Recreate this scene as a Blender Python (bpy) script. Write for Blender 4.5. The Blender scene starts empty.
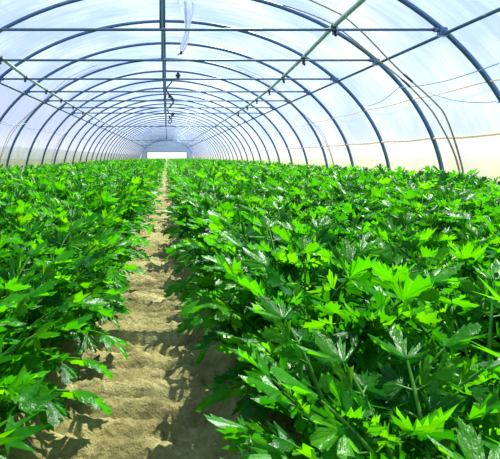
import bpy, math, random
import numpy as np
from mathutils import Vector, Matrix, noise

C = bpy.context.scene.collection
PI = math.pi
R = math.radians
rnd = random.Random(11)

# ------------------------------------------------------------------ sizes
CAM_Z = 0.85
F = 541.0
EA, EB, EZ = 4.27, 3.23, 0.2125        # hoop ellipse: half width, height, centre height
BAY = 2.0
HOOP0 = 0.32                            # first hoop plane
NH = 42                                 # index of the last hoop
END_Y = HOOP0 + BAY * NH
TIE_Z = CAM_Z + 0.35 * 4.25
PATH_X = -0.09
BED = 0.09


# ------------------------------------------------------------------ materials
def nt(name):
    m = bpy.data.materials.new(name)
    m.use_nodes = True
    t = m.node_tree
    t.nodes.clear()
    out = t.nodes.new('ShaderNodeOutputMaterial')
    return m, t, out


def N(t, typ, **kw):
    n = t.nodes.new(typ)
    for k, v in kw.items():
        if k.startswith('_'):
            setattr(n, k[1:], v)
        else:
            n.inputs[k.replace('__', ' ')].default_value = v
    return n


def ramp(t, stops):
    r = t.nodes.new('ShaderNodeValToRGB')
    e = r.color_ramp.elements
    while len(e) < len(stops):
        e.new(0.5)
    for i, (p, c) in enumerate(stops):
        e[i].position = p
        e[i].color = (c[0], c[1], c[2], 1)
    return r


def metal(name, col, rough=0.4, metallic=0.6, dirt=0.25):
    m, t, out = nt(name)
    co = N(t, 'ShaderNodeTexCoord')
    no = N(t, 'ShaderNodeTexNoise', Scale=9.0, Detail=4.0)
    t.links.new(co.outputs['Object'], no.inputs['Vector'])
    r = ramp(t, [(0.35, [c * (1 - dirt) for c in col]), (0.7, col)])
    t.links.new(no.outputs['Fac'], r.inputs[0])
    p = N(t, 'ShaderNodeBsdfPrincipled', Roughness=rough, Metallic=metallic)
    t.links.new(r.outputs[0], p.inputs['Base Color'])
    t.links.new(p.outputs[0], out.inputs[0])
    return m


def plain(name, col, rough=0.6):
    return metal(name, col, rough, 0.0, 0.3)


def leaf_material(name):
    m, t, out = nt(name)
    geo = N(t, 'ShaderNodeNewGeometry')
    co = N(t, 'ShaderNodeTexCoord')
    uv = N(t, 'ShaderNodeUVMap')
    no = N(t, 'ShaderNodeTexNoise', Scale=2.1, Detail=2.0)
    t.links.new(geo.outputs['Position'], no.inputs['Vector'])
    add = N(t, 'ShaderNodeMath', _operation='MULTIPLY_ADD')
    add.inputs[1].default_value = 0.55
    t.links.new(geo.outputs['Random Per Island'], add.inputs[0])
    mul = N(t, 'ShaderNodeMath', _operation='MULTIPLY')
    mul.inputs[1].default_value = 0.5
    t.links.new(no.outputs['Fac'], mul.inputs[0])
    t.links.new(mul.outputs[0], add.inputs[2])
    r = ramp(t, [(0.1, (0.002, 0.080, 0.002)), (0.5, (0.016, 0.185, 0.001)), (0.95, (0.075, 0.33, 0.001))])
    t.links.new(add.outputs[0], r.inputs[0])
    # veins: fans of pale ribs running from the leaflet's base (uv.x = angle)
    sep = N(t, 'ShaderNodeSeparateXYZ')
    t.links.new(uv.outputs[0], sep.inputs[0])
    w = N(t, 'ShaderNodeMath', _operation='MULTIPLY'); w.inputs[1].default_value = 2 * PI * 8
    t.links.new(sep.outputs[0], w.inputs[0])
    cs = N(t, 'ShaderNodeMath', _operation='COSINE')
    t.links.new(w.outputs[0], cs.inputs[0])
    pw = N(t, 'ShaderNodeMapRange')
    pw.inputs['From Min'].default_value = 0.9
    pw.inputs['From Max'].default_value = 1.0
    pw.inputs['To Max'].default_value = 0.35
    t.links.new(cs.outputs[0], pw.inputs['Value'])
    mx = N(t, 'ShaderNodeMixRGB')
    mx.inputs[2].default_value = (0.08, 0.28, 0.02, 1)
    t.links.new(pw.outputs[0], mx.inputs[0])
    t.links.new(r.outputs[0], mx.inputs[1])
    bn = N(t, 'ShaderNodeTexNoise', Scale=60.0, Detail=3.0)
    t.links.new(co.outputs['Object'], bn.inputs['Vector'])
    bu = N(t, 'ShaderNodeBump', Strength=0.6, Distance=0.006)
    t.links.new(bn.outputs['Fac'], bu.inputs['Height'])
    p = N(t, 'ShaderNodeBsdfPrincipled', Roughness=0.33)
    p.inputs['Specular IOR Level'].default_value = 0.17
    t.links.new(mx.outputs[0], p.inputs['Base Color'])
    t.links.new(bu.outputs[0], p.inputs['Normal'])
    tr = N(t, 'ShaderNodeBsdfTranslucent')
    hs = N(t, 'ShaderNodeMixRGB', _blend_type='MULTIPLY')
    hs.inputs[0].default_value = 1
    hs.inputs[2].default_value = (3.6, 2.4, 0.5, 1)
    t.links.new(mx.outputs[0], hs.inputs[1])
    t.links.new(hs.outputs[0], tr.inputs[0])
    mix = N(t, 'ShaderNodeMixShader')
    mix.inputs[0].default_value = 0.5
    t.links.new(p.outputs[0], mix.inputs[1])
    t.links.new(tr.outputs[0], mix.inputs[2])
    t.links.new(mix.outputs[0], out.inputs[0])
    return m


def stalk_material():
    m, t, out = nt('celery_stalk')
    p = N(t, 'ShaderNodeBsdfPrincipled', Roughness=0.5)
    p.inputs['Specular IOR Level'].default_value = 0.15
    co = N(t, 'ShaderNodeTexCoord')
    no = N(t, 'ShaderNodeTexNoise', Scale=14.0)
    t.links.new(co.outputs['Object'], no.inputs['Vector'])
    r = ramp(t, [(0.3, (0.03, 0.15, 0.01)), (0.7, (0.08, 0.26, 0.015))])
    t.links.new(no.outputs['Fac'], r.inputs[0])
    t.links.new(r.outputs[0], p.inputs['Base Color'])
    t.links.new(p.outputs[0], out.inputs[0])
    return m


def film_material(name, algae, amt=0.45, tint=(0.50, 0.44, 0.20, 1), thick=(0.18, 0.62)):
    """thin greenhouse film: part clear, part milky; dirt streaks; algae near the ground"""
    m, t, out = nt(name)
    geo = N(t, 'ShaderNodeNewGeometry')
    sep = N(t, 'ShaderNodeSeparateXYZ')
    t.links.new(geo.outputs['Position'], sep.inputs[0])
    # fine creases: fast in y, slow in x and z
    mp = N(t, 'ShaderNodeMapping')
    mp.inputs['Scale'].default_value = (0.5, 5.0, 0.5)
    t.links.new(geo.outputs['Position'], mp.inputs['Vector'])
    n1 = N(t, 'ShaderNodeTexNoise', Scale=1.6, Detail=5.0, Roughness=0.65)
    t.links.new(mp.outputs[0], n1.inputs['Vector'])
    n2 = N(t, 'ShaderNodeTexNoise', Scale=0.7, Detail=3.0)
    t.links.new(geo.outputs['Position'], n2.inputs['Vector'])
    # woven grid lines of the reinforced film
    def lines(sock, k, w):
        a = N(t, 'ShaderNodeMath', _operation='MULTIPLY'); a.inputs[1].default_value = k
        t.links.new(sock, a.inputs[0])
        f = N(t, 'ShaderNodeMath', _operation='FRACT'); t.links.new(a.outputs[0], f.inputs[0])
        l = N(t, 'ShaderNodeMath', _operation='LESS_THAN'); l.inputs[1].default_value = w
        t.links.new(f.outputs[0], l.inputs[0])
        return l.outputs[0]
    ly = lines(sep.outputs[1], 2.5, 0.035)
    lx = lines(sep.outputs[0], 1.3, 0.025)
    gm = N(t, 'ShaderNodeMath', _operation='MAXIMUM')
    t.links.new(ly, gm.inputs[0]); t.links.new(lx, gm.inputs[1])
    s1 = N(t, 'ShaderNodeMapRange')
    s1.inputs['From Min'].default_value = 0.3; s1.inputs['From Max'].default_value = 0.75
    s1.inputs['To Min'].default_value = thick[0]; s1.inputs['To Max'].default_value = thick[1]
    t.links.new(n1.outputs['Fac'], s1.inputs['Value'])
    ad = N(t, 'ShaderNodeMath', _operation='MULTIPLY_ADD'); ad.inputs[1].default_value = 0.25
    t.links.new(gm.outputs[0], ad.inputs[0]); t.links.new(s1.outputs[0], ad.inputs[2])
    milk = ramp(t, [(0.40, (0.25, 0.345, 0.64)), (0.62, (0.47, 0.56, 0.70))])
    t.links.new(n2.outputs['Fac'], milk.inputs[0])
    gx = N(t, 'ShaderNodeMixRGB'); gx.inputs[2].default_value = (0.16, 0.26, 0.52, 1)
    gs = N(t, 'ShaderNodeMath', _operation='MULTIPLY'); gs.inputs[1].default_value = 0.6
    t.links.new(gm.outputs[0], gs.inputs[0]); t.links.new(gs.outputs[0], gx.inputs[0]); t.links.new(milk.outputs[0], gx.inputs[1])
    col = gx.outputs[0]
    fac = ad.outputs[0]
    if algae:
        n3 = N(t, 'ShaderNodeTexNoise', Scale=2.2, Detail=5.0)
        t.links.new(geo.outputs['Position'], n3.inputs['Vector'])
        def zr(k, lo, hi):
            zz = N(t, 'ShaderNodeMath', _operation='MULTIPLY_ADD'); zz.inputs[1].default_value = k
            t.links.new(n3.outputs['Fac'], zz.inputs[0]); t.links.new(sep.outputs[2], zz.inputs[2])
            q = N(t, 'ShaderNodeMapRange')
            q.inputs['From Min'].default_value = lo; q.inputs['From Max'].default_value = hi
            t.links.new(zz.outputs[0], q.inputs['Value'])
            return q
        step = zr(0.10, 1.22, 1.15)
        grad = zr(0.8, 1.6, 0.8)
        gg = N(t, 'ShaderNodeMath', _operation='MULTIPLY_ADD'); gg.inputs[1].default_value = 0.55; gg.inputs[2].default_value = 0.45
        t.links.new(grad.outputs[0], gg.inputs[0])
        ar = N(t, 'ShaderNodeMath', _operation='MULTIPLY')
        t.links.new(step.outputs[0], ar.inputs[0]); t.links.new(gg.outputs[0], ar.inputs[1])
        am = N(t, 'ShaderNodeMixRGB'); am.inputs[2].default_value = tint
        t.links.new(ar.outputs[0], am.inputs[0]); t.links.new(col, am.inputs[1])
        col = am.outputs[0]
        a2 = N(t, 'ShaderNodeMath', _operation='MULTIPLY_ADD'); a2.inputs[1].default_value = amt
        t.links.new(ar.outputs[0], a2.inputs[0]); t.links.new(fac, a2.inputs[2])
        fac = a2.outputs[0]
    tp = N(t, 'ShaderNodeBsdfTransparent'); tp.inputs[0].default_value = (0.90, 0.93, 1.0, 1)
    tl = N(t, 'ShaderNodeBsdfTranslucent'); t.links.new(col, tl.inputs[0])
    df = N(t, 'ShaderNodeBsdfDiffuse'); t.links.new(col, df.inputs[0])
    td = N(t, 'ShaderNodeMixShader'); td.inputs[0].default_value = 0.25
    t.links.new(tl.outputs[0], td.inputs[1]); t.links.new(df.outputs[0], td.inputs[2])
    mx = N(t, 'ShaderNodeMixShader')
    t.links.new(fac, mx.inputs[0]); t.links.new(tp.outputs[0], mx.inputs[1]); t.links.new(td.outputs[0], mx.inputs[2])
    gl = N(t, 'ShaderNodeBsdfGlossy', Roughness=0.25)
    g = N(t, 'ShaderNodeMixShader'); g.inputs[0].default_value = 0.05
    t.links.new(mx.outputs[0], g.inputs[1]); t.links.new(gl.outputs[0], g.inputs[2])
    t.links.new(g.outputs[0], out.inputs[0])
    return m


def soil_material():
    m, t, out = nt('dry_soil')
    geo = N(t, 'ShaderNodeNewGeometry')
    n1 = N(t, 'ShaderNodeTexNoise', Scale=5.0, Detail=6.0, Roughness=0.65)
    n2 = N(t, 'ShaderNodeTexNoise', Scale=60.0, Detail=5.0, Roughness=0.7)
    n3 = N(t, 'ShaderNodeTexVoronoi', Scale=45.0)
    for n in (n1, n2, n3):
        t.links.new(geo.outputs['Position'], n.inputs['Vector'])
    r = ramp(t, [(0.3, (0.17, 0.14, 0.036)), (0.5, (0.33, 0.29, 0.09)), (0.7, (0.50, 0.46, 0.18))])
    t.links.new(n1.outputs['Fac'], r.inputs[0])
    r2 = ramp(t, [(0.3, (0.62, 0.6, 0.55)), (0.6, (1, 1, 1))])
    t.links.new(n2.outputs['Fac'], r2.inputs[0])
    mx = N(t, 'ShaderNodeMixRGB', _blend_type='MULTIPLY'); mx.inputs[0].default_value = 0.8
    t.links.new(r.outputs[0], mx.inputs[1]); t.links.new(r2.outputs[0], mx.inputs[2])
    b1 = N(t, 'ShaderNodeBump', Strength=1.0, Distance=0.02)
    t.links.new(n2.outputs['Fac'], b1.inputs['Height'])
    b2 = N(t, 'ShaderNodeBump', Strength=0.5, Distance=0.01)
    t.links.new(n3.outputs['Distance'], b2.inputs['Height'])
    t.links.new(b1.outputs[0], b2.inputs['Normal'])
    p = N(t, 'ShaderNodeBsdfPrincipled', Roughness=0.9)
    t.links.new(mx.outputs[0], p.inputs['Base Color'])
    t.links.new(b2.outputs[0], p.inputs['Normal'])
    t.links.new(p.outputs[0], out.inputs[0])
    return m


M_HOOP = metal('galvanised_hoop', (0.12, 0.21, 0.36), 0.35, 0.4)
M_BAR = metal('galvanised_bar', (0.12, 0.21, 0.25), 0.4, 0.5)
M_PIPE = plain('grey_green_pipe', (0.60, 0.70, 0.60), 0.35)
M_BLACK = plain('black_plastic', (0.015, 0.018, 0.02), 0.4)
M_HOSE = plain('brown_green_hose', (0.10, 0.09, 0.03), 0.5)
M_CORD = plain('blue_grey_cord', (0.35, 0.50, 0.80), 0.6)


def thin_cloth(name, col):
    m, t, out = nt(name)
    tl = N(t, 'ShaderNodeBsdfTranslucent'); tl.inputs[0].default_value = (*col, 1)
    df = N(t, 'ShaderNodeBsdfDiffuse'); df.inputs[0].default_value = (*col, 1)
    mx = N(t, 'ShaderNodeMixShader'); mx.inputs[0].default_value = 0.5
    t.links.new(tl.outputs[0], mx.inputs[1]); t.links.new(df.outputs[0], mx.inputs[2]); t.links.new(mx.outputs[0], out.inputs[0])
    return m


M_STRAP = thin_cloth('tan_webbing', (0.46, 0.43, 0.26))
M_TAPE = thin_cloth('cream_seam_tape', (0.85, 0.74, 0.46))
M_LEAF = leaf_material('celery_leaf')
M_STALK = stalk_material()
M_FILM = film_material('film_roof', False)
M_FILMW = film_material('film_wall', True, 0.5, (0.46, 0.45, 0.24, 1))
M_FILML = film_material('film_wall_dirty', True, 0.62, (0.50, 0.58, 0.10, 1), (0.08, 0.32))
M_SHEET = plain('grey_blue_sheet', (0.66, 0.74, 0.86), 0.7)
M_SOIL = soil_material()
M_YARD = plain('pale_gravel', (0.17, 0.16, 0.12), 0.9)


# ------------------------------------------------------------------ helpers
def tag(o, label=None, cat=None, group=None, kind=None):
    if label: o['label'] = label
    if cat: o['category'] = cat
    if group: o['group'] = group
    if kind: o['kind'] = kind
    return o


def link(name, me, parent=None):
    o = bpy.data.objects.new(name, me)
    C.objects.link(o)
    if parent:
        o.parent = parent
    return o


def empty(name, loc=(0, 0, 0), rz=0.0):
    o = link(name, None)
    o.location = loc
    o.rotation_euler = (0, 0, rz)
    o.empty_display_size = 0.1
    return o


class MB:
    """collects numpy verts, faces and uvs, becomes one mesh"""
    def __init__(s):
        s.v, s.f, s.uv, s.n = [], [], [], 0

    def add(s, v, faces, uv=None):
        v = np.asarray(v, float).reshape(-1, 3)
        s.v.append(v)
        s.f += [tuple(i + s.n for i in f) for f in faces]
        s.uv.append(np.zeros((len(v), 2)) if uv is None else np.asarray(uv, float))
        s.n += len(v)

    def join(s, o, mat=None):
        v = np.concatenate(o.v)
        if mat is not None:
            v = v @ mat[:3, :3].T + mat[:3, 3]
        s.add(v, o.f, np.concatenate(o.uv))

    def tube(s, pts, rad, seg=8, cap=True):
        pts = [Vector(p) for p in pts]
        n = len(pts)
        rr = rad if hasattr(rad, '__len__') else [rad] * n
        up = None
        vs, fs = [], []
        for i, p in enumerate(pts):
            tdir = (pts[min(i + 1, n - 1)] - pts[max(i - 1, 0)]).normalized()
            if up is None:
                a = Vector((0, 0, 1)) if abs(tdir.z) < 0.9 else Vector((1, 0, 0))
                up = (a - tdir * a.dot(tdir)).normalized()
            else:
                up = (up - tdir * up.dot(tdir)).normalized()
            si = tdir.cross(up)
            for k in range(seg):
                an = 2 * PI * k / seg
                vs.append(p + (up * math.cos(an) + si * math.sin(an)) * rr[i])
        for i in range(n - 1):
            for k in range(seg):
                k2 = (k + 1) % seg
                fs.append((i * seg + k, i * seg + k2, (i + 1) * seg + k2, (i + 1) * seg + k))
        if cap:
            fs.append(tuple(range(seg))[::-1])
            fs.append(tuple((n - 1) * seg + k for k in range(seg)))
        s.add([tuple(v) for v in vs], fs)

    def box(s, c, d, rz=0.0):
        x, y, z = [q / 2 for q in d]
        v = np.array([(a * x, b * y, e * z) for a in (-1, 1) for b in (-1, 1) for e in (-1, 1)])
        cs, sn = math.cos(rz), math.sin(rz)
        v = v @ np.array([[cs, sn, 0], [-sn, cs, 0], [0, 0, 1]]) + np.array(c)
        s.add(v, [(0, 1, 3, 2), (4, 6, 7, 5), (0, 4, 5, 1), (2, 3, 7, 6), (0, 2, 6, 4), (1, 5, 7, 3)])

    def mesh(s, name, mat, smooth=True):
        me = bpy.data.meshes.new(name)
        v = np.concatenate(s.v)
        me.from_pydata(v.tolist(), [], s.f)
        uvs = np.concatenate(s.uv)
        l = me.uv_layers.new(name='UVMap')
        li = np.empty(len(me.loops), dtype=np.int32)
        me.loops.foreach_get('vertex_index', li)
        l.data.foreach_set('uv', uvs[li].astype(np.float32).ravel())
        if smooth:
            me.polygons.foreach_set('use_smooth', [True] * len(me.polygons))
        me.materials.append(mat)
        me.update()
        return me

    def build(s, name, mat, parent=None, smooth=True):
        return link(name, s.mesh(name, mat, smooth), parent)


def ell(a, da=0.0):
    """point of the hoop at angle a (0 = right spring line, 90 = ridge)"""
    return (EA + da) * math.cos(a), EZ + (EB + da) * math.sin(a)


def ordinal(n):
    o = ['first', 'second', 'third', 'fourth', 'fifth', 'sixth', 'seventh', 'eighth', 'ninth', 'tenth', 'eleventh',
         'twelfth', 'thirteenth', 'fourteenth', 'fifteenth', 'sixteenth', 'seventeenth', 'eighteenth', 'nineteenth', 'twentieth']
    if n <= 20:
        return o[n - 1]
    tens = {2: ('twenty', 'twentieth'), 3: ('thirty', 'thirtieth'), 4: ('forty', 'fortieth'), 5: ('fifty', 'fiftieth')}
    t_, u = divmod(n, 10)
    return tens[t_][1] if u == 0 else tens[t_][0] + '-' + o[u - 1]


# ------------------------------------------------------------------ ground
def smooth(a, b, x):
    q = min(1, max(0, (x - a) / (b - a)))
    return q * q * (3 - 2 * q)


def ground_z(x, y, fine=True):
    dx = x - PATH_X - 0.02 * noise.noise(Vector((3.1, y * 0.9, 0)))
    wl = 0.20 + 0.04 * noise.noise(Vector((0.5, y * 2.3, 4)))
    z = BED * smooth(wl, wl + 0.13, abs(dx))
    if fine:
        inside = 1 - smooth(0.2, 0.36, abs(dx))
        # transverse ridges pressed into the furrow
        ph = y * 2 * PI / 0.135 + 0.8 * noise.noise(Vector((x * 3, y * 2.5, 9))) * PI + dx * 5
        z += inside * 0.050 * (abs(math.sin(ph / 2)) ** 0.6 - 0.5)
        z += 0.030 * noise.noise(Vector((x * 7, y * 7, 1)))
        z += 0.026 * abs(noise.noise(Vector((x * 19, y * 19, 5))))
        z += 0.018 * noise.noise(Vector((x * 45, y * 45, 8)))
    return z


def build_ground():
    xs = [-4.32, -3, -2, -1.4, -1.0, -0.75] + list(np.arange(-0.6, 0.501, 0.016)) + [0.62, 0.8, 1.1, 1.5, 2, 3, 4.32]
    ys, y = [], -3.0
    while y < END_Y:
        ys.append(y)
        y += 0.1 if y < 0.6 else 0.014 + max(0, (y - 2.5)) * 0.009
    ys.append(END_Y)
    v = []
    for yy in ys:
        for xx in xs:
            v.append((xx, yy, ground_z(xx, yy)))
    nx = len(xs)
    f = [(j * nx + i, j * nx + i + 1, (j + 1) * nx + i + 1, (j + 1) * nx + i) for j in range(len(ys) - 1) for i in range(nx - 1)]
    mb = MB(); mb.add(v, f)
    o = mb.build('floor', M_SOIL)
    tag(o, 'dry pale soil with a trodden furrow between two raised planted beds', 'ground', kind='structure')
    # the yard outside the tunnel, with the tunnel's footprint cut out of it
    X, Y0, Y1, B = 4.32, -3.0, END_Y, 260
    mb = MB()
    for (x0, x1, y0, y1) in ((-B, -X, -B, B), (X, B, -B, B), (-X, X, -B, Y0), (-X, X, Y1, B)):
        mb.add([(x0, y0, 0), (x1, y0, 0), (x1, y1, 0), (x0, y1, 0)], [(0, 1, 2, 3)])
    tag(mb.build('yard_ground', M_YARD, None, False), 'pale bare ground outside the polytunnel', 'ground', kind='structure')


build_ground()


# ------------------------------------------------------------------ film skin
PA = math.asin((TIE_Z + 0.0 - EZ) / EB)          # angle of the side purlins


def film(name, a0, a1, mat, label, na=24):
    ys, y = [], -3.0
    k = 0
    while y < END_Y:
        ys.append(y); y += 0.25 if y < 24 else 0.5
    ys.append(END_Y)
    v = []
    for yy in ys:
        ph = (yy - HOOP0) / BAY
        sag = 0.035 * math.sin(PI * (ph % 1.0))
        for i in range(na + 1):
            a = a0 + (a1 - a0) * i / na
            x, z = ell(a, 0.036 - sag)
            v.append((x, yy, z))
    nx = na + 1
    f = [(j * nx + i, j * nx + i + 1, (j + 1) * nx + i + 1, (j + 1) * nx + i) for j in range(len(ys) - 1) for i in range(na)]
    mb = MB(); mb.add(v, f)
    tag(mb.build(name, mat), label, 'greenhouse film', kind='structure')


A_FLOOR = -math.asin(0.2 / EB)
film('ceiling', PA, PI - PA, M_FILM, 'milky blue-white plastic film over the hoops', 36)
film('wall_right', A_FLOOR, PA, M_FILMW, 'translucent film side of the tunnel at the right, yellowish near the crop')
film('wall_left', PI - PA, PI - A_FLOOR, M_FILML, 'translucent film side of the tunnel at the left, yellowish near the crop')


def end_wall():
    mb = MB()
    ow, oh = 3.1, 1.63
    n = 40
    a_o = math.asin((oh - EZ) / EB)
    top = [ell(a_o + (PI - 2 * a_o) * i / n, 0.03) for i in range(n + 1)]
    v = [(x, END_Y + 0.04, z) for x, z in top] + [(x, END_Y + 0.04, oh) for x, z in top]
    mb.add(v, [(i, i + 1, n + 2 + i, n + 1 + i) for i in range(n)])
    for s in (-1, 1):
        xw = ell(a_o, 0.03)[0]
        mb.add([(s * ow, END_Y + 0.04, 0), (s * 4.28, END_Y + 0.04, 0), (s * xw, END_Y + 0.04, oh), (s * ow, END_Y + 0.04, oh)], [(0, 1, 2, 3)])
    tag(mb.build('wall_far', M_SHEET, None, False), 'pale end wall far away above a wide bright opening', 'greenhouse film', kind='structure')
    fr = MB()
    fr.tube([(-ow, END_Y, 0), (-ow, END_Y, oh)], 0.04)
    fr.tube([(ow, END_Y, 0), (ow, END_Y, oh)], 0.04)
    fr.tube([(-ow, END_Y, oh), (ow, END_Y, oh)], 0.04)
    tag(fr.build('door_1', M_BAR), 'metal frame round the wide bright opening at the far end', 'door frame', kind='structure')


end_wall()


# ------------------------------------------------------------------ hoops
def make_hoop(tie):
    root = empty('hoop_frame')
    mb = MB()
    pts = [(ell(0)[0], 0, 0.0)] + [(ell(PI * i / 60)[0], 0, ell(PI * i / 60)[1]) for i in range(61)] + [(-ell(0)[0], 0, 0.0)]
    mb.tube(pts, 0.032, 10)
    mb.build('arch_pipe', M_HOOP, root)
    tx = EA * math.sqrt(1 - ((TIE_Z - EZ) / EB) ** 2)
    if tie:
        tb = MB(); tb.tube([(-tx, 0, TIE_Z), (tx, 0, TIE_Z)], 0.018, 8); tb.build('tie_bar', M_BAR, root)
    for s in (-1, 1):
        b = MB()
        zc = TIE_Z - 0.03
        b.box((s * tx, 0, zc), (0.085, 0.085, 0.10))
        if tie:
            b.tube([(s * (tx - 0.10), 0, TIE_Z), (s * (tx - 0.03), 0, TIE_Z)], 0.03, 8)
        b.tube([(s * tx, -0.07, zc), (s * tx, 0.07, zc)], 0.012, 6)
        b.build('clamp', M_HOOP, root, False)
    if tie:
        st = MB(); st.tube([(-0.075, 0, TIE_Z), (-0.075, 0, EZ + EB - 0.02)], 0.015, 8); st.build('king_post', M_BAR, root)
    return root


TIES = (2, 3, 4, 5, 6, 7, 8, 9, 13, 24, 35)
protos = {}
for k in range(2, NH + 1):
    tie = k in TIES
    if tie not in protos:
        h = protos[tie] = make_hoop(tie)
    else:
        h = protos[tie].copy(); C.objects.link(h)
        for ch in protos[tie].children:
            c = ch.copy(); C.objects.link(c); c.parent = h
    h.location = (0, HOOP0 + BAY * k, 0)
    if k == 2:
        lab = 'steel hoop nearest the camera, passing just above the picture'
    elif k == NH:
        lab = 'last and farthest steel hoop, at the bright end wall'
    else:
        lab = 'blue-grey steel hoop%s, %s from the camera of those seen' % (' with tie bar' if tie else '', ordinal(k - 2))
    tag(h, lab, 'greenhouse hoop', 'steel hoops along the tunnel')

# purlins
mb = MB(); mb.tube([(-0.055, -2.5, EZ + EB - 0.055), (-0.055, END_Y - 0.05, EZ + EB - 0.055)], 0.028, 10)
tag(mb.build('ridge_purlin', M_HOOP), 'straight steel pipe along the ridge, running away overhead beside the path line', 'purlin')
PZ = TIE_Z - 0.055
px = EA * math.sqrt(1 - ((PZ - EZ) / EB) ** 2)
for s, w in ((1, 'right'), (-1, 'left')):
    mb = MB()
    mb.tube([(s * (px - 0.05), -2.5, PZ), (s * (px - 0.05), END_Y - 0.05, PZ)], 0.021, 8)
    tag(mb.build('side_purlin', M_BAR), 'thin steel rail joining the hoops along the %s shoulder of the tunnel' % w, 'purlin', 'side rails')
for zs, rad, lab in ((1.13, 0.016, 'pale yellow seam cord along the right side film, just above the crop'),
                     (1.73, 0.009, 'faint thin seam cord on the right side film, higher than the yellow one')):
    ex, ez = ell(math.asin((zs - EZ) / EB), -0.012)
    mb = MB()
    mb.tube([(ex, 0.5 + 0.5 * i, ez + 0.010 * math.sin(i * 1.7)) for i in range(int((END_Y - 1) * 2))], rad, 5)
    tag(mb.build('seam_cord', M_TAPE), lab, 'cord', 'seam cords')


# ------------------------------------------------------------------ irrigation pipes resting on the tie bars
def lerp_tab(tab, y):
    if y <= tab[0][0]: return tab[0][1]
    for (a, b), (c, d) in zip(tab, tab[1:]):
        if y <= c:
            return b + (d - b) * (y - a) / (c - a)
    return tab[-1][1]


def irrigation(tab, label, clampz):
    root = empty('irrigation_pipe', (0, 0, 0))
    ys = [-2.3] + [HOOP0 + BAY * k for k in range(0, NH + 1)]
    ys[-1] -= 0.1
    Z = TIE_Z + 0.048
    mb = MB(); mb.tube([(lerp_tab(tab, y) * 4.25, y, Z) for y in ys], 0.029, 10)
    mb.build('pipe', M_PIPE, root)
    for k in TIES[1:]:
        y = HOOP0 + BAY * k
        x = lerp_tab(tab, y) * 4.25
        b = MB()
        b.tube([(x, y - 0.035, Z), (x, y + 0.035, Z)], 0.034, 8)
        b.box((x, y, TIE_Z - 0.035), (0.035, 0.05, 0.05))
        c = b.build('clip', M_BLACK, root, False)
        if k < 10 and tab[0][1] > 0:
            sp = MB()
            yy = y - 0.05
            sp.tube([(x, yy, Z - 0.02), (x, yy, Z - 0.10)], 0.012, 6)
            sp.tube([(x, yy, Z - 0.10), (x, yy, Z - 0.11), (x, yy, Z - 0.13), (x, yy, Z - 0.14)], [0.014, 0.022, 0.018, 0.008], 8)
            sp.build('sprinkler', M_BLACK, root)
    tag(root, label, 'pipe', 'irrigation pipes')


irrigation([(0.3, .40), (6.32, .46), (8.32, .494), (10.32, .523), (12.32, .548), (16.32, .57), (40, .55), (84, .5)],
           'thick grey-green water pipe with black clips crossing the tie bars on the right', 0)
irrigation([(0.3, -.54), (8.32, -.604), (10.32, -.636), (14.32, -.66), (18.32, -.672), (40, -.62), (84, -.55)],
           'thick grey-green water pipe with black clips crossing the tie bars on the left', 0)


# ------------------------------------------------------------------ strap pairs against the side film
def straps(y0, side, label, spread=0.25, w=0.021, buckle=True):
    for j in (0, 1):
        mb = MB()
        v, f = [], []
        n = 46
        a0, a1 = R(66), R(4)
        seq = []
        for i in range(n + 1):
            q = i / n
            a = a0 + (a1 - a0) * q
            sag = 0.10 + 0.13 * math.sin(PI * min(1, max(0, (q - 0.18) / 0.5))) * (1 if j == 0 else 0.6)
            x, z = ell(a, -sag)
            off = (j - 0.5) * spread * (1.15 - q) * 2.0
            y = y0 + off + 0.02 * math.sin(q * 17 + j * 2)
            seq.append((side * x, y, z))
        th = 0.006
        for (x, y, z) in seq:
            nx, nz = -x / EA, -(z - EZ) / EB
            l = math.hypot(nx, nz) or 1
            nx, nz = nx / l * th, nz / l * th
            v += [(x, y - w, z), (x, y + w, z), (x + nx, y + w, z + nz), (x + nx, y - w, z + nz)]
        for i in range(n):
            for k in range(4):
                k2 = (k + 1) % 4
                f.append((i * 4 + k, i * 4 + k2, (i + 1) * 4 + k2, (i + 1) * 4 + k))
        mb.add(v, f)
        root = mb.build('hanging_strap', M_STRAP)
        bi = 22 + j
        bx, by, bz = seq[bi]
        b = MB(); p2 = seq[bi + 2]
        b.tube([(bx, by, bz), p2], 0.017, 8)
        if buckle:
            b.build('buckle', M_BLACK, root)
        tag(root, label % ('nearer' if j == 0 else 'farther'), 'strap', 'straps hanging down the side film')


straps(7.6, 1, 'tan strap with dark buckle down the right film between two nearest hoops, %s of two')
straps(13.4, 1, 'thin tan strap down the right film past the third hoop, %s of two', 0.16, 0.012, False)
straps(13.3, -1, 'thin tan strap down the left film near the picture edge, %s of two', 0.2, 0.012, False)
straps(19.3, -1, 'thin tan strap farther along the left film, %s of two', 0.16, 0.012, False)


def cord(pts, label, mat=M_CORD, r=0.008):
    mb = MB()
    out = []
    for a, b in zip(pts, pts[1:]):
        for i in range(8):
            q = i / 8
            p = [a[k] + (b[k] - a[k]) * q for k in range(3)]
            p[2] -= 0.06 * math.sin(PI * q)
            out.append(p)
    out.append(pts[-1])
    mb.tube(out, r, 6)
    return tag(mb.build('cord', mat), label, 'cord', 'thin cords inside the film')


def on_film(y, z, s=1, ins=0.05):
    return (s * (EA * math.sqrt(1 - ((z - EZ) / EB) ** 2) - ins), y, z)


cord([on_film(9.9, 1.79), on_film(8.36, 1.92), on_film(5.9, 1.87)], 'thin blue cord sloping up across the right side film', r=0.006)
cord([on_film(7.66, 1.77), on_film(6.35, 1.50), on_film(5.6, 1.45)], 'thin blue cord slanting down from the straps to the right edge', r=0.006)
cord([on_film(14.3, 1.75, -1), on_film(12.3, 1.62, -1), on_film(10.4, 1.95, -1)], 'thin blue cord across the left side film')


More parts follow.
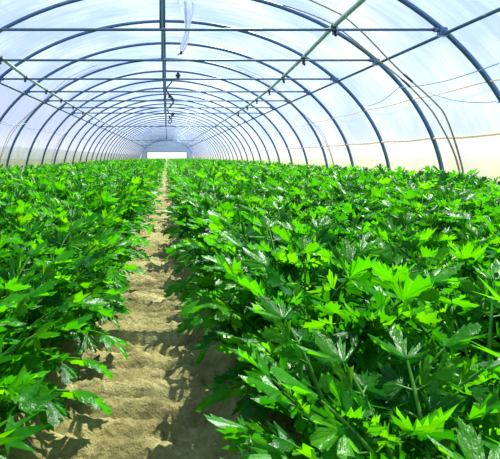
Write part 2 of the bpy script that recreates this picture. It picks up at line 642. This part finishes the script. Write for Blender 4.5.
# ------------------------------------------------------------------ things hanging at the ridge
def hanging_film():
    mb = MB()
    n, m_ = 40, 14
    v = []
    y0 = 8.9
    for i in range(n + 1):
        q = i / n
        cx = 0.30 + 0.10 * math.sin(q * 2.6) - 0.12 * q
        z = EZ + EB - 0.03 - 0.84 * q
        w = 0.11 * (1 - q) ** 0.5 * (0.75 + 0.35 * math.sin(q * 7 + 1)) + 0.012
        for j in range(m_ + 1):
            u = j / m_ * 2 - 1
            v.append((cx + w * u, y0 + 0.035 * math.sin(u * 6 + q * 5) * (1 - q * 0.5), z + 0.02 * math.sin(u * 5)))
    f = [(i * (m_ + 1) + j, i * (m_ + 1) + j + 1, (i + 1) * (m_ + 1) + j + 1, (i + 1) * (m_ + 1) + j) for i in range(n) for j in range(m_)]
    mb.add(v, f)
    o = mb.build('torn_film', M_LOOSE)
    x = v[-7][0]
    k = MB(); zb = EZ + EB - 0.03 - 0.84
    k.box((x, y0, zb - 0.01), (0.04, 0.03, 0.05)); k.tube([(x, y0, zb), (x - 0.06, y0, zb - 0.05)], 0.009, 6)
    k.build('clip', M_BLACK, o, False)
    tag(o, 'crumpled strip of translucent film hanging from the roof right of the ridge pipe', 'plastic film')


def loose_mat():
    m, t, out = nt('loose_film')
    tl = N(t, 'ShaderNodeBsdfTranslucent'); tl.inputs[0].default_value = (0.35, 0.40, 0.46, 1)
    gl = N(t, 'ShaderNodeBsdfGlossy', Roughness=0.2); gl.inputs[0].default_value = (0.9, 0.95, 1, 1)
    tp = N(t, 'ShaderNodeBsdfTransparent')
    a = N(t, 'ShaderNodeMixShader'); a.inputs[0].default_value = 0.25
    b = N(t, 'ShaderNodeMixShader'); b.inputs[0].default_value = 0.12
    t.links.new(tl.outputs[0], a.inputs[1]); t.links.new(gl.outputs[0], a.inputs[2])
    t.links.new(a.outputs[0], b.inputs[1]); t.links.new(tp.outputs[0], b.inputs[2])
    t.links.new(b.outputs[0], out.inputs[0])
    return m


M_LOOSE = loose_mat()
hanging_film()


def hose(y, x, ztop, zbot, label, seed, r=0.014):
    rr = random.Random(seed)
    n = 26
    pts = []
    for i in range(n):
        q = i / (n - 1)
        pts.append((x + 0.06 * math.sin(q * 9 + seed) + 0.05 * q, y - 0.02 + 0.05 * math.cos(q * 8), ztop + (zbot - ztop) * q))
    for i in range(1, 15):
        q = i / 14
        pts.append((pts[n - 1][0] + 0.07 * math.sin(q * PI), y + 0.03, zbot + 0.20 * q))
    mb = MB(); mb.tube(pts, r, 7)
    o = mb.build('hose', M_HOSE)
    nz = MB(); p = pts[-1]
    nz.tube([(p[0], p[1], p[2] - 0.02), (p[0], p[1], p[2] + 0.05)], 0.024, 8); nz.build('nozzle', M_BLACK, o)
    tag(o, label, 'hose', 'hoses hanging below the ridge')


hose(10.32, 0.03, TIE_Z + 0.01, 1.80, 'brown-green hose dangling from a tie bar at the centre, nearest one', 1)
hose(16.32, 0.06, TIE_Z + 0.01, 1.85, 'short dark hose dangling farther along under the ridge pipe', 3)

for i, (y, x, lab) in enumerate(((10.32, 0.21, 'small black valve sitting on a tie bar right of the ridge pipe'),
                                 (18.32, 0.20, 'small black valve under a far tie bar beside the dangling hose'))):
    mb = MB()
    z = TIE_Z + (0.065 if i == 0 else -0.065)
    mb.box((x, y, z), (0.06, 0.055, 0.09))
    mb.tube([(x, y, z), (x, y, z + 0.075)], 0.015, 8)
    mb.tube([(x - 0.05, y, z), (x + 0.05, y, z)], 0.018, 8)
    o = mb.build('water_valve', M_BLACK, None, False)
    h = MB(); h.box((x, y - 0.01, z + 0.08), (0.075, 0.02, 0.014)); h.build('lever', M_HOOP, o, False)
    tag(o, lab, 'valve', 'black valves at the ridge')


# ------------------------------------------------------------------ celery
HALF = [(0, 1.0), (3.5, .86), (6.5, .92), (9.5, .70), (12.5, .75), (17, .27), (22.5, .66), (25, .63), (29, .93), (32.5, .70),
        (36, .75), (41, .29), (46.5, .58), (49.5, .48), (54, .57), (68, .08)]
HALF_MID = [(0, 1.0), (6, .78), (11, .84), (16.5, .28), (28, .92), (34, .66), (38, .30), (51, .56), (68, .08)]
HALF_LOW = [(0, 1.0), (15, .34), (28, .9), (43, .36), (54, .55)]


def leaflet(L, rr, lod):
    half = (HALF, HALF_MID, HALF_LOW)[lod]
    rings = ([0.0, .3, .56, .8, 1.0], [0.0, .55, 1.0], [0.0, 1.0])[lod]
    ctrl = []
    wid = rr.uniform(1.2, 1.55)
    for sgn in (-1, 1):
        side = []
        for i, (th, r) in enumerate(half):
            if sgn == 1 and i == 0:
                continue
            side.append((sgn * th * wid + (rr.uniform(-1.2, 1.2) if i else 0), r * rr.uniform(.93, 1.07), i % 2 == 0))
        ctrl += side[::-1] if sgn == -1 else side
    droop, cup = rr.uniform(0.0, 0.38), rr.uniform(-0.12, 0.4)
    rip = rr.uniform(0.03, 0.07)
    tw = rr.uniform(-0.2, 0.2)
    bl = [rr.uniform(-1, 1) for _ in range(4)]
    v, uv = [], []
    n = len(ctrl)
    for q in rings[1:]:
        for (th, r, tip) in ctrl:
            t_ = R(th); rad = r * q
            x, y = rad * math.sin(t_), rad * math.cos(t_)
            z = -droop * (rad ** 2) + cup * abs(x) + (rip if tip else -rip) * q + tw * x * y + 0.09 * q * q * math.sin(t_ * 5.5 + bl[0] * 3) + 0.05 * q * bl[1] * math.cos(t_ * 9 + bl[2] * 3)
            v.append((x * L, y * L, z * L)); uv.append((abs(th) / 100.0 + 0.0, q))
    v.append((0, 0, 0)); uv.append((0.06, 0))
    c = len(v) - 1
    f = [(c, i + 1, i) for i in range(n - 1)]
    for j in range(len(rings) - 2):
        for i in range(n - 1):
            f.append((j * n + i, j * n + i + 1, (j + 1) * n + i + 1, (j + 1) * n + i))
    return np.array(v), f, np.array(uv)


def frond(a0, a1, Lp, rr, lod, size=0.95):
    """returns (stalk MB, leaf MB) leaning towards +x from the origin"""
    st, lf = MB(), MB()
    npz = (9, 5, 3)[lod]
    p = np.zeros(3); pts = [p.copy()]
    tot = Lp + 0.13 * size
    bend = rr.uniform(-0.15, 0.15)
    for i in range(npz):
        q = (i + 0.5) / npz
        a = a0 + (a1 - a0) * q ** 1.5
        d = np.array([math.sin(a), math.sin(bend) * q, math.cos(a)])
        d /= np.linalg.norm(d)
        p = p + d * tot / npz
        pts.append(p.copy())
    rad = np.linspace(0.0085, 0.0028, len(pts))
    if lod < 2:
        st.tube(pts, list(rad), (7, 4)[lod], False)
    else:
        st.tube([pts[0], pts[-1]], [0.008, 0.003], 3, False)
    P = np.array(pts)
    def at(q):
        s_ = q * (len(P) - 1); i = min(int(s_), len(P) - 2)
        d = P[i + 1] - P[i]
        return P[i] + d * (s_ - i), d / np.linalg.norm(d)
    side = np.array([0, 1.0, 0])
    qs = 1 - 0.13 * size / tot
    spec = [(1.0, 0, 0.105), (qs + (1 - qs) * .52, 1, 0.092), (qs + (1 - qs) * .52, -1, 0.092)]
    if lod < 2:
        spec += [(qs + 0.03, 1, 0.088), (qs + 0.03, -1, 0.088), (qs - 0.09, 1, 0.074), (qs - 0.09, -1, 0.074)]
    else:
        spec = [(1.0, 0, 0.13), (qs + (1 - qs) * .1, 1, 0.125), (qs + (1 - qs) * .1, -1, 0.125)]
    for (q, sg, L) in spec:
        L *= size * rr.uniform(.85, 1.08)
        base, t_ = at(min(q, 0.9999))
        nrm = np.cross(t_, side); nrm /= np.linalg.norm(nrm)
        nrm = -nrm if nrm[2] < 0 or (abs(nrm[2]) < .05 and nrm[0] > 0) else nrm
        ang = sg * R(rr.uniform(48, 72))
        fw = t_ * math.cos(ang) + side * math.sin(ang)
        # lift / drop of the leaflet and roll
        pitch = R(rr.uniform(-28, 14)); roll = R(rr.uniform(-26, 26))
        fw = fw * math.cos(pitch) + nrm * math.sin(pitch)
        sd = np.cross(fw, nrm); sd /= np.linalg.norm(sd)
        nn = np.cross(sd, fw)
        sd2 = sd * math.cos(roll) + nn * math.sin(roll)
        nn2 = np.cross(sd2, fw)
        stem = (0.022 if sg else 0.006) * size
        b2 = base + fw * stem
        if sg and lod < 2:
            st.tube([base, b2 + fw * 0.012], [0.0024, 0.0018], 4, False)
        v, f, uv = leaflet(L, rr, lod)
        v = b2 + np.outer(v[:, 0], sd2) + np.outer(v[:, 1], fw) + np.outer(v[:, 2], nn2)
        lf.add(v, f, uv)
    return st, lf


CLS = [(R(4), R(48), 0.33, 3), (R(9), R(58), 0.32, 6), (R(18), R(84), 0.28, 6), (R(36), R(104), 0.22, 6), (R(14), R(88), 0.17, 4)]


def frond_list(rr):
    out = []
    ga = rr.uniform(0, 6.28)
    for ci, (a0, a1, L, cnt) in enumerate(CLS):
        for k in range(cnt):
            out.append((ci, ga + rr.uniform(-.25, .25), rr.uniform(0.88, 1.12)))
            ga += 2.399
    return out


# library of high-detail fronds, meshes shared by the near plants
LIB = {}
for ci, (a0, a1, L, cnt) in enumerate(CLS):
    LIB[ci] = []
    for k in range(3):
        rr = random.Random(100 * ci + k)
        s_, l_ = frond(a0 + rr.uniform(-.05, .05), a1 + rr.uniform(-.2, .2), L * rr.uniform(.9, 1.1), rr, 0)
        LIB[ci].append((s_.mesh('stalk', M_STALK), l_.mesh('leaf', M_LEAF)))


def rot_mat(rz, sc, loc):
    c, s = math.cos(rz), math.sin(rz)
    m = np.eye(4)
    m[:3, :3] = np.array([[c, -s, 0], [s, c, 0], [0, 0, 1]]) * sc
    m[:3, 3] = loc
    return m


def plant_mb(seed, lod, thin=1):
    rr = random.Random(seed)
    S, L = MB(), MB()
    for i_, (ci, rz, sc) in enumerate(frond_list(rr)):
        if i_ % thin:
            continue
        a0, a1, Lp, cnt = CLS[ci]
        s_, l_ = frond(a0 + rr.uniform(-.06, .06), a1 + rr.uniform(-.2, .2), Lp * rr.uniform(.9, 1.1), rr, lod)
        off = (0.018 * math.cos(rz), 0.018 * math.sin(rz), 0)
        m = rot_mat(rz, sc, off)
        S.join(s_, m); L.join(l_, m)
    return S, L


MID = []
for k in range(6):
    S, L = plant_mb(500 + k, 1 if k else 1)
    MID.append((S.mesh('stalks', M_STALK), L.mesh('foliage', M_LEAF)))

# --- where the plants stand
rows = []
for i in range(11):
    rows.append((1, i + 1, 0.42 + i * 0.331))
for i in range(11):
    rows.append((-1, i + 1, -0.53 - i * 0.323))
plants = []
for s, ri, x in rows:
    y = -1.3 + rnd.uniform(0, .3)
    while y < END_Y - 1.2:
        xx = x + rnd.uniform(-.045, .045); yy = y + rnd.uniform(-.05, .05)
        if s == 1:
            hs = 0.97 + 0.07 * min(1, abs(xx) / 4) + 0.05 * min(1, yy / 7)
        else:
            hs = 0.97 + 0.0 * abs(xx) + 0.05 * min(1, yy / 7)
        hs *= rnd.uniform(0.9, 1.09)
        if yy < 1.3:
            hs *= 0.90
        plants.append([s, ri, xx, yy, hs, rnd.uniform(0, 6.28), rnd.randrange(6)])
        y += 0.32


def proj(x, y, z):
    if y <= 0.05: return None
    return 167 + F * x / y, 157 - F * (z - CAM_Z) / y


vis, rest = [], []
for p in plants:
    q = proj(p[2], p[3], BED + 0.42 * p[4])
    q2 = proj(p[2], p[3], BED + 0.1)
    r_ = F * 0.2 / max(p[3], .1)
    ok = q is not None and p[3] > 0.45 and -r_ * .8 < q[0] < 500 + r_ * .8 and q[1] < 459 + r_ * 0.8
    (vis if ok else rest).append(p)
vis.sort(key=lambda p: math.hypot(p[2], p[3]))
rest += vis[300:]
vis = vis[:300]
cnt = {}
for p in sorted(vis, key=lambda p: p[3]):
    key = (p[0], p[1])
    cnt[key] = cnt.get(key, 0) + 1
    p.append(cnt[key])
for idx, p in enumerate(vis):
    s, ri, x, y, hs, rz, var, nn = p
    root = empty('celery_plant', (x, y, BED - 0.004 + 0.0), rz)
    root.scale = (hs, hs, hs)
    sd = 'right' if s == 1 else 'left'
    if ri == 1:
        lab = 'leafy celery plant edging the path on its %s, %s from the camera' % (sd, ordinal(nn))
    else:
        lab = 'leafy celery plant in the %s row %s of the path, %s from the camera' % (ordinal(ri), sd, ordinal(nn))
    tag(root, lab, 'celery plant', 'celery plants in the front of the beds')
    if idx < 90:
        rr = random.Random(9000 + idx)
        for ci, fz, sc in frond_list(rr):
            sm, lm = LIB[ci][rr.randrange(3)]
            a = link('stalk', sm, root)
            a.location = (0.018 * math.cos(fz), 0.018 * math.sin(fz), 0)
            a.rotation_euler = (0, 0, fz)
            a.scale = (sc, sc * rr.choice((1, -1)), sc)
            link('leaf', lm, a)
    else:
        sm, lm = MID[var]
        link('stalks', sm, root)
        link('foliage', lm, root)

# --- all the plants beyond: one mesh nobody could count
def big_mesh(name, jobs):
    """jobs: list of (MB leaf, MB stalk or None, [plant...])"""
    V, LI, LS, LT, MI, U = [], [], [], [], [], []
    nv = nl = 0
    for lm, sm, ps in jobs:
        for mbx, mi in ((lm, 0), (sm, 1)):
            if mbx is None or not ps:
                continue
            v = np.concatenate(mbx.v); uv = np.concatenate(mbx.uv)
            li = np.array([i for f in mbx.f for i in f]); lt = np.array([len(f) for f in mbx.f])
            ls = np.concatenate([[0], np.cumsum(lt)[:-1]])
            for p in ps:
                m = rot_mat(p[5], p[4], (p[2], p[3], BED - 0.004))
                V.append((v @ m[:3, :3].T + m[:3, 3]).astype(np.float32))
                LI.append(li + nv); LS.append(ls + nl); LT.append(lt); MI.append(np.full(len(lt), mi)); U.append(uv[li].astype(np.float32))
                nv += len(v); nl += len(li)
    V = np.concatenate(V); LI = np.concatenate(LI); LS = np.concatenate(LS); LT = np.concatenate(LT); MI = np.concatenate(MI); U = np.concatenate(U)
    me = bpy.data.meshes.new(name)
    me.vertices.add(len(V)); me.vertices.foreach_set('co', V.ravel())
    me.loops.add(len(LI)); me.loops.foreach_set('vertex_index', LI.astype(np.int32))
    me.polygons.add(len(LS)); me.polygons.foreach_set('loop_start', LS.astype(np.int32))
    me.polygons.foreach_set('material_index', MI.astype(np.int32))
    me.materials.append(M_LEAF); me.materials.append(M_STALK)
    l = me.uv_layers.new(name='UVMap'); l.data.foreach_set('uv', U.ravel())
    me.polygons.foreach_set('use_smooth', np.ones(len(LS), bool))
    me.update(calc_edges=True)
    print('FIELD', len(V), len(LS))
    return me


mids = [plant_mb(700 + k, 1) for k in range(3)]
lows = [plant_mb(800 + k, 2) for k in range(4)]
fars = [plant_mb(900 + k, 2, 2) for k in range(4)]
jobs = []
# outside the picture (beside and behind the camera) and far away the plants need fewer faces
def in_frame(p):
    q = proj(p[2], p[3], BED + 0.4)
    return q is not None and -60 < q[0] < 560
near_rest = [p for p in rest if 5 < p[3] < 15 and in_frame(p)]
low_rest = [p for p in rest if (15 <= p[3] < 38) or (p[3] < 15 and not (5 < p[3] < 15 and in_frame(p)))]
far_rest = [p for p in rest if p[3] >= 38]
for k in range(3):
    jobs.append((mids[k][1], mids[k][0], near_rest[k::3]))
for k in range(4):
    jobs.append((lows[k][1], None, low_rest[k::4]))
    jobs.append((fars[k][1], None, far_rest[k::4]))
print('REST', len(near_rest), len(low_rest), len(far_rest))
o = link('celery_crop', big_mesh('celery_crop', jobs))
tag(o, 'dense bright green celery crop filling both beds back to the far end', 'crop', 'celery beds', 'stuff')

# ------------------------------------------------------------------ light
w = bpy.data.worlds.new('sky'); bpy.context.scene.world = w
w.use_nodes = True
t = w.node_tree; t.nodes.clear()
co = N(t, 'ShaderNodeTexCoord')
sep = N(t, 'ShaderNodeSeparateXYZ'); t.links.new(co.outputs['Generated'], sep.inputs[0])
r = ramp(t, [(0.012, (1.1, 1.1, 1.1)), (0.05, (0.76, 0.81, 0.92)), (0.13, (0.62, 0.71, 0.93)), (0.32, (0.44, 0.59, 0.95)), (1.0, (0.30, 0.48, 0.95))])
t.links.new(sep.outputs[2], r.inputs[0])
bg = N(t, 'ShaderNodeBackground', Strength=1.03)
t.links.new(r.outputs[0], bg.inputs[0])
ow = N(t, 'ShaderNodeOutputWorld'); t.links.new(bg.outputs[0], ow.inputs[0])

sl = bpy.data.lights.new('sun', 'SUN'); sl.energy = 16.0; sl.angle = R(0.6); sl.color = (1.0, 0.95, 0.84)
so = bpy.data.objects.new('sun', sl); C.objects.link(so)
az, elv = R(32), R(57)
d = Vector((math.sin(az) * math.cos(elv), math.cos(az) * math.cos(elv), math.sin(elv)))
so.rotation_euler = d.to_track_quat('Z', 'Y').to_euler()
so.location = d * 40

# ------------------------------------------------------------------ camera
cd = bpy.data.cameras.new('camera'); co_ = bpy.data.objects.new('camera', cd); C.objects.link(co_)
co_.location = (0, 0, CAM_Z); co_.rotation_euler = (R(90), 0, 0)
cd.sensor_width = 36; cd.lens = F / 500 * 36
cd.shift_x = (250 - 167) / 500; cd.shift_y = -(229.5 - 157) / 500
cd.clip_end = 600; cd.clip_start = 0.02
sc = bpy.context.scene
sc.camera = co_
sc.view_settings.view_transform = 'Standard'
sc.view_settings.look = 'None'
sc.view_settings.exposure = 0.12
sc.view_settings.gamma = 1
sc.view_settings.use_curve_mapping = False
